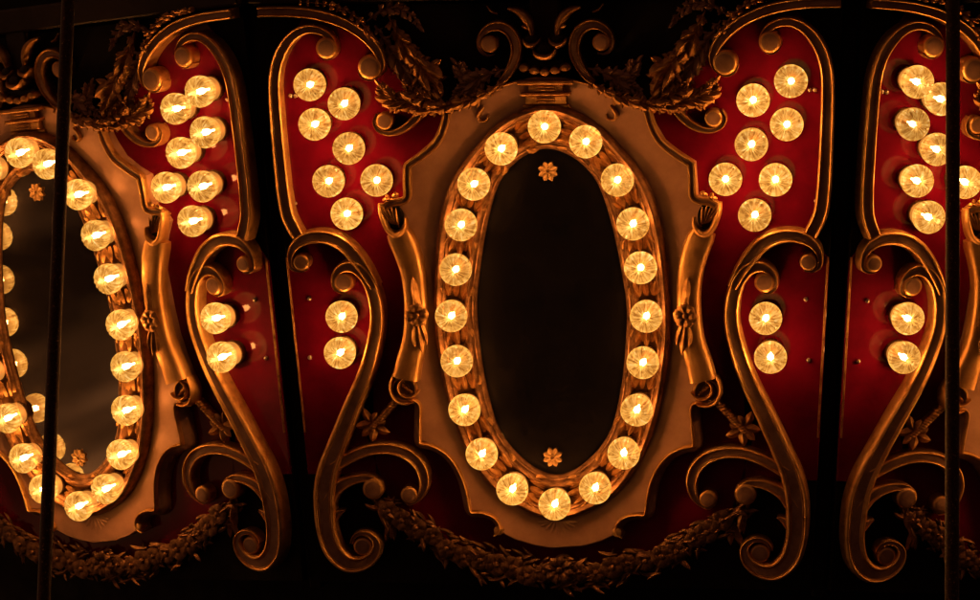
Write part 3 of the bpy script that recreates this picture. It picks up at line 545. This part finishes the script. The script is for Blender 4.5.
def make_crest():
    t = empty('crest'); og = (CREST[0] * 0, CREST[1], 0)
    for s in (-1, 1):
        m = s > 0; mb = MB(); sweep(mb, CREST_SCROLL, CHANNEL, 15, 3, wref=11, power=.3, step=1.6); o = mb.build('scroll', [OLDGILT, BRONZE], og, t, mirror=m)
        mb = MB(); boss(mb, CREST_BOSS, 14, 3); mb.build('boss', [OLDGILT, BRONZE], og, o, mirror=m)
        mb = MB(); sweep(mb, HORN, ROUND, 10, 12, wref=9, step=1.6)
        p = HORN[3]
        for k, (da, L) in enumerate(((.55, 15), (1.0, 11))): leaf(mb, (p[0] + 2, p[1] - 4), 1.6 + da, L, 4.5, 18, lift=2, bend=.4)
        mb.build('horn_leaf', OLDGILT, og, t, mirror=m)
        mb = MB(); sweep(mb, CURL_UP, ROUND, 5, 6, wref=3, step=1.4); mb.build('tendril', OLDGILT, og, t, mirror=m)
        cx, cy = CUP_SIDE; mb = MB(); sweep(mb, [(cx - 8.5, cy + 4, 2), (cx - 6, cy - .5, 6.5), (cx, cy - 3, 9), (cx + 6, cy - .5, 6.5), (cx + 8.5, cy + 4, 2)], ROUND, 20, 4, wref=6, power=.2, step=1.4); mb.build('cup', OLDGILT, og, t, mirror=m)  # gilt crescent models only the lit lower lip of the cup
        mb = MB(); lathe(mb, (cx, cy + 3, 4), [(7.5, 0), (7.5, 12), (5, 17), (.2, 18)], 20, squash=(1, .75)); mb.build('cup_top_shade', DARKWOOD_SHADE, og, t, mirror=m)  # dark dome standing for the cup's unlit top
    cy = CUP_MID[1]; mb = MB(); sweep(mb, [(-11, cy + 5, 2), (-8, cy - .5, 7), (0, cy - 3, 10), (8, cy - .5, 7), (11, cy + 5, 2)], ROUND, 24, 4, wref=6, power=.2, step=1.4); mb.build('cup', OLDGILT, og, t)
    mb = MB(); lathe(mb, (0, cy + 4, 4), [(9.5, 0), (9.5, 15), (6, 21), (.2, 22)], 20, squash=(1, .75)); mb.build('cup_top_shade', DARKWOOD_SHADE, og, t)  # unlit top of the middle cup, again as a dark dome
    mb = MB(); box(mb, -15, 15, CUP_MID[1] + 6, CUP_MID[1] + 74, 3.2, 11, 3); mb.build('stalk', DARKWOOD_SHADE, og, t)
    mb = MB(); box(mb, -18, 18, SHELL_ROW[2][1] + 3, CUP_MID[1] - 5, 3.2, 14, 3); mb.build('neck', DARKWOOD_SHADE, og, t)
    mb = MB()
    for p in [(-20, SHELL_ROW[0][1])] + [(-10, SHELL_ROW[1][1]), (0, SHELL_ROW[2][1]), (10, SHELL_ROW[1][1]), (20, SHELL_ROW[0][1])]:
        lathe(mb, (p[0], p[1] + 1.5, 9), [(4.6, 0), (5.2, 9), (5.0, 14), (3.8, 17), (.2, 18)], 16, squash=(1, .8))
    mb.build('shell_edge', OLDGILT, og, t)
    return t
def make_garland():
    t = empty('flower_garland'); og = (0, GARLAND[-1][1], 0); r = random.Random(77)
    half = [tuple(p) for p in GARLAND]; path = half + [(-p[0], p[1]) for p in reversed(half[:-1])]
    S = spline([(p[0], p[1], 0) for p in path], 1.0); n = len(S); lv = MB()
    for i in range(0, n, 3):
        d = S[min(i + 1, n - 1), :2] - S[max(i - 1, 0), :2]; a = math.atan2(d[1], d[0]); e = min(i, n - i) / (n / 2); wd = 6 + 9 * min(1, e * 2.2)
        for q in range(3):
            off = r.uniform(-1, 1) * wd; nrm = np.array([-math.sin(a), math.cos(a)])
            leaf(lv, S[i, :2] + nrm * off, a + (math.pi if r.random() < .5 else 0) + r.uniform(-.9, .9), r.uniform(11, 20), r.uniform(3.4, 5.6), r.uniform(2, 6), lift=r.uniform(2, 6), bend=r.uniform(-.8, .8), ridge=.45)
    for s in (-1, 1):
        p = GARLAND[0]
        for k in range(5): leaf(lv, (-s * p[0] + 0, p[1] - 2), (-.9 if s < 0 else math.pi + .9) + r.uniform(-.7, .7), r.uniform(16, 30), 6.5, 4 + k, lift=4, ridge=.45)
        for k in range(3): leaf(lv, (-s * p[0] * .93, p[1] - 16), -1.57 + r.uniform(-.5, .5), r.uniform(22, 32), 7.5, 3, lift=3, ridge=.4)
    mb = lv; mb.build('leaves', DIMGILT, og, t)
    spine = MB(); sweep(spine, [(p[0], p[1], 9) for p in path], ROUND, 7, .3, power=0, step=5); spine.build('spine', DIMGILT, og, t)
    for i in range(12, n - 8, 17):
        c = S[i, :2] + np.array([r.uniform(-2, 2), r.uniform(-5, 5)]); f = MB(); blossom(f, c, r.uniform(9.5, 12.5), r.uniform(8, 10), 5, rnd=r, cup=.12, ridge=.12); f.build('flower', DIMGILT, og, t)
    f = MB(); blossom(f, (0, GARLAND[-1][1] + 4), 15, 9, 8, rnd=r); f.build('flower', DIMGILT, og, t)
    return t

# --- bulbs
def make_bulb(low):
    t = empty('light_bulb')
    mb = MB(); lathe(mb, (0, 0, 0), [(11.5, .2), (11.5, 3), (13.0, 4.2), (13.0, 8.2), (11, 9), (.3, 9)], 24); mb.build('socket', SOCKET, parent=t)
    mb = MB(); seg = 64; prof = [(12.6, ZB - 6), (13.0, ZB - 2), (14.0, ZB + 2), (15.4, ZB + 5.5), (16.4, ZB + 9), (16.9, ZB + 12.5), (16.8, ZB + 15.2), (16.1, ZB + 17.4), (14.8, ZB + 19), (12.2, ZB + 20.4), (9, ZB + 21.3), (5.6, ZB + 21.5), (2.6, ZB + 21.2), (.5, ZB + 21.0)]
    V = []; F = []
    for i, (r, z) in enumerate(prof):
        fl = math.sin(math.pi * min(1, max(0, (i - 7) / 5)))
        for k in range(seg):
            a = 2 * math.pi * k / seg; V.append((r * .94 * math.cos(a), r * .94 * math.sin(a), z + fl * .9 * (1 if k % 4 in (0, 3) else -.6)))
    for i in range(len(prof) - 1):
        for k in range(seg): a, b = i * seg + k, i * seg + (k + 1) % seg; F.append((a, b, b + seg, a + seg))
    F.append(tuple((len(prof) - 1) * seg + k for k in range(seg)))
    mb.add(V, F); mb.build('glass_dome', GLASS[low], parent=t, angle=24)
    mb = MB(); lathe(mb, (0, 0, ZB), [(1.0, -3.0), (1.2, 3.0), (2.3, 6), (3.1, 9.0), (3.1, 12), (2.3, 15), (1.0, 16.6), (.2, 17)], 12)
    for q in range(5):
        a = q * 1.2566 + .5; ax = Vector((math.cos(a) * .2, math.sin(a) * .2, 1)).normalized()
        lathe(mb, (ax.x * 2, ax.y * 2, ZB + 3), [(.4, 0), (.8, 1.5), (.85, 8), (.55, 11.5), (.2, 12.8)], 8, axis=ax); mb.build('filament', FIL[low], parent=t)
    return t

ORD = ['topmost', 'second', 'third', 'fourth', 'fifth', 'sixth', 'seventh', 'eighth', 'ninth']
def bulb_label(key, k):
    pn = ['left-hand mirror', 'middle mirror', 'right-hand mirror'][k]
    if key[0] == 'r':
        i = int(key[1:])
        if i == 0: return 'glowing amber bulb at the very top of the ring round the %s' % pn, 'r'
        if i == 10: return 'glowing amber bulb at the very bottom of the ring round the %s' % pn, 'r'
        j, sd = (i, 'right') if i < 10 else (20 - i, 'left')
        return 'glowing amber bulb, %s down the %s side of the %s ring' % (['', 'first', 'second', 'third', 'fourth', 'fifth', 'sixth', 'seventh', 'eighth', 'last'][j], sd, pn), 'r'
    i = int(key[1]); sd = 'right' if key[2] == 'R' else 'left'
    w = ['highest bulb', 'second highest bulb', 'third highest bulb', 'fourth highest bulb', 'outer bulb of the level pair', 'inner bulb of the level pair', 'lowest bulb of the seven', 'upper of two bulbs by the S-scroll', 'lower of two bulbs by the S-scroll'][i]
    return '%s on the red field %s of the %s' % (w, sd, pn), 's%s' % key[2]
GROUPS = {'r': 'bulbs in the ring round the %s', 'sR': 'bulbs on the red field right of the %s', 'sL': 'bulbs on the red field left of the %s'}
SPAN = {0: (-175, 400), 1: (-400, 400), 2: (-400, -30)}     # how far along each panel the photograph and a step aside can see
def seen(k, u): return SPAN[k][0] <= u <= SPAN[k][1]
for k in range(3):
    for key, (u, v) in BULBS[str(k)].items():
        if not seen(k, u): continue
        low = 1 if (k == 2 and key == 's2L') else 0
        lab, g = bulb_label(key, k)
        if low: lab = 'dimmest bulb of all, third highest left of the right-hand mirror'
        z = 14.46 if key[0] == 'r' else 0.0
        o = put(('bulb', low), lambda: make_bulb(low), k, u, v, lab, 'light bulb', GROUPS[g] % ['left-hand mirror', 'middle mirror', 'right-hand mirror'][k], z)
        r = Matrix.Rotation(random.uniform(0, 6.28), 4, 'Z') @ Matrix.Rotation(random.gauss(0, .035), 4, 'X') @ Matrix.Rotation(random.gauss(0, .035), 4, 'Y')
        o.matrix_world = o.matrix_world @ r

for k in range(3):
    pn, mn = PN[k], ['left-hand mirror', 'middle mirror', 'right-hand mirror'][k]
    put('board', make_board, k, 0, 0, 'glossy red lacquered board carrying the %s' % mn, 'panel', 'red panels of the carousel')
    put('cornice', make_cornice, k, 0, 0, 'dark narrow cornice board along the top of the %s' % pn, 'cornice', 'cornice boards along the panel tops')
    put('cartouche', make_cartouche, k, 0, 0, 'tan shield with gilt edges and keystone behind the %s' % mn, 'cartouche', 'shields behind the oval mirrors')
    put('mirror', make_mirror, k, 0, 0, ['oval mirror in gilt frame with bulb reflections, crossed by the slanting pole', 'whole dark oval mirror in a carved gilt frame, in the middle', 'oval mirror in gilt frame beyond the upright pole'][k], 'mirror', 'oval mirrors ringed with bulbs')
    put('crest', make_crest, k, 0, CREST[1], 'dim gilded crest with two spirals and cups above the %s' % mn, 'crest', 'crests above the mirrors')
    put('garland', make_garland, k, 0, GARLAND[-1][1], 'dim carved flower garland sagging below the %s' % mn, 'garland', 'garlands below the mirrors')
    for s in (-1, 1):
        sd = 'left' if s < 0 else 'right'
        for key, mk, c, lab, cat, grp in (
            ('tall', mk_tall, TALL_SCROLL[3], 'tall gilt scroll bordering the upper red field %s of the %s', 'moulding', 'tall border scrolls'),
            ('hook', mk_hook, HOOK_SCROLL[4], 'gilt hooked scroll along the panel top, %s of the %s', 'moulding', 'hooked top scrolls'),
            ('small', mk_small, SMALL_SCROLL[3], 'small gilt curl under the acanthus leaves, %s of the %s', 'moulding', 'small curls by the shields'),
            ('stem', mk_stem, STEM[10], 'large branching S-scroll with five curled ends, %s of the %s', 'scroll bracket', 'branching S-scrolls'),
            ('column', make_column, COLUMN[5], 'gilt rolled column with a flower at its middle, %s of the %s', 'column', 'flowered side columns'),
            ('spray', mk_side_spray, SIDE_LEAF[0], 'gilt acanthus leaves spreading over the shoulder %s of the %s', 'leaf carving', 'acanthus sprays on the shoulders'),
            ('hang', mk_hang_spray, HANG_LEAF_A[2], 'dim gilt leaf drop hanging from the panel top, %s of the %s', 'leaf carving', 'leaf drops at the panel tops'),
            ('sprig', mk_sprig, SPRIG[2], 'small leaf sprig on a twisted stem, low %s of the %s', 'leaf carving', 'leaf sprigs by the S-scrolls')):
            if not seen(k, s * abs(c[0])): continue
            make = (lambda q=mk, s_=s: q(s_)) if key == 'column' else mk(s)
            put((key, s), make, k, s * abs(c[0]), c[1], lab % (sd, mn), cat, grp)

# --- black strips put in for the shade of the gaps between the panels, and the drum wall behind everything
for j in (0, 1):
    mb = MB(); half = lambda v: 9.0
    prism(mb, [(-7, BOT - 10), (7, BOT - 10), (9, TOP + 24), (-9, TOP + 24)], -40, -12, 2)
    o = mb.build('gap_shade_strip', BLACK)
    a = (j - .5) * STEP; Rc = CAM['R'] / math.cos(STEP / 2)
    tl = math.atan(math.tan(CAM['tilt']) / math.cos(STEP / 2))
    o.matrix_world = Matrix.Translation((0, 0, LIFT)) @ Matrix.Rotation(a, 4, 'Z') @ Matrix.Translation((0, -Rc * U, 0)) @ Matrix.Rotation(tl, 4, 'X') @ Matrix(((1, 0, 0, 0), (0, 0, -1, 0), (0, 1, 0, 0), (0, 0, 0, 1)))
    tag(o, 'black strip standing for shade in the gap between the middle and %s panels' % ('left-hand', 'right-hand')[j], 'shade strip', 'black shade strips in the panel gaps')
mb = MB(); V = []; F = []
for v in (-700, 900):
    for k in range(-5, 11):
        a = (k - 1.5) * STEP; r = (CAM['R'] + v * math.tan(CAM['tilt']) * .95 - 75) / math.cos(STEP / 2)
        V.append((r * math.sin(a), -r * math.cos(a), v))
for k in range(16): F.append((k, (k + 1) % 16, 16 + (k + 1) % 16, 16 + k))
mb.add(V, F); w = mb.build('drum_wall', BLACK); w.location = (0, 0, LIFT); w['kind'] = 'structure'

# --- two slim poles in front
for i, (p, lab) in enumerate(zip(CAM['poles'], ('slim dark pole crossing in front of the left-hand mirror', 'slim dark pole crossing the red field of the right-hand panel'))):
    r = [5.3, 5.7][i]; t = empty('carousel_pole'); t.location = (p[0] * U, p[1] * U, LIFT + (p[2] - 420) * U)
    mb = MB(); lathe(mb, (0, 0, 0), [(r, 0), (r, 840), (r * .9, 841), (.2, 841)], 20); mb.build('shaft', POLE, parent=t)
    tag(t, lab, 'pole', 'slim poles in front of the panels')

# ------------------------------------------------------------------ camera, world, render
e = CAM['rot']
M = Matrix.Rotation(e[2], 4, 'Z') @ Matrix.Rotation(e[0], 4, 'X') @ Matrix.Rotation(e[1], 4, 'Y') @ Matrix.Rotation(math.pi / 2, 4, 'X')
cam = bpy.data.cameras.new('camera'); co = bpy.data.objects.new('camera', cam); col.objects.link(co)
cam.sensor_width = 36; cam.lens = CAM['f'] / 980 * 36; cam.clip_start = .05; cam.clip_end = 200
co.matrix_world = Matrix.Translation((CAM['loc'][0] * U, CAM['loc'][1] * U, LIFT + CAM['loc'][2] * U)) @ M
scene.camera = co
wd = bpy.data.worlds.new('World'); scene.world = wd; wd.use_nodes = True
# night: dark ground, a faint warm glow of the fairground round the horizon and above, dim moving brown to one side
nt = wd.node_tree; L = nt.links.new; bg = nt.nodes['Background']
tc = nt.nodes.new('ShaderNodeTexCoord'); sp = nt.nodes.new('ShaderNodeSeparateXYZ'); L(tc.outputs['Generated'], sp.inputs[0])
up = node(nt, 'ShaderNodeMapRange'); up.inputs['From Min'].default_value = -0.30; up.inputs['From Max'].default_value = 0.05; up.interpolation_type = 'SMOOTHSTEP'
L(sp.outputs['Z'], up.inputs['Value'])
mx = node(nt, 'ShaderNodeMix', data_type='RGBA'); mx.inputs[6].default_value = (0.0035, 0.0016, 0.001, 1); mx.inputs[7].default_value = (0.062, 0.022, 0.012, 1)
L(up.outputs[0], mx.inputs[0])
mp = node(nt, 'ShaderNodeMapping'); mp.inputs['Scale'].default_value = (1.8, 1.8, 12); L(tc.outputs['Generated'], mp.inputs[0])
nz = node(nt, 'ShaderNodeTexNoise', Scale=1.9, Detail=4.0, Roughness=0.55); L(mp.outputs[0], nz.inputs['Vector'])
sx = node(nt, 'ShaderNodeMapRange'); sx.inputs['From Min'].default_value = -0.45; sx.inputs['From Max'].default_value = -0.75; sx.interpolation_type = 'SMOOTHSTEP'
L(sp.outputs['X'], sx.inputs['Value'])
rp = ramp(nt, [(0.40, (0, 0, 0)), (0.50, (0.06, 0.023, 0.008)), (0.62, (0.42, 0.165, 0.055))]); L(nz.outputs['Fac'], rp.inputs['Fac'])
m2 = node(nt, 'ShaderNodeMix', data_type='RGBA', blend_type='ADD'); L(sx.outputs[0], m2.inputs[0]); L(mx.outputs[2], m2.inputs[6]); L(rp.outputs[0], m2.inputs[7])
L(m2.outputs[2], bg.inputs['Color']); bg.inputs['Strength'].default_value = 1.0
scene.view_settings.view_transform = 'Standard'; scene.view_settings.look = 'None'; scene.view_settings.exposure = 0.0; scene.view_settings.gamma = 1
scene.render.engine = 'CYCLES'
c = scene.cycles
c.max_bounces = 8; c.diffuse_bounces = 3; c.glossy_bounces = 4; c.transparent_max_bounces = 12
c.sample_clamp_indirect = 3.0; c.sample_clamp_direct = 0; c.use_light_tree = True
c.use_denoising = True; c.caustics_reflective = False; c.blur_glossy = 0.5
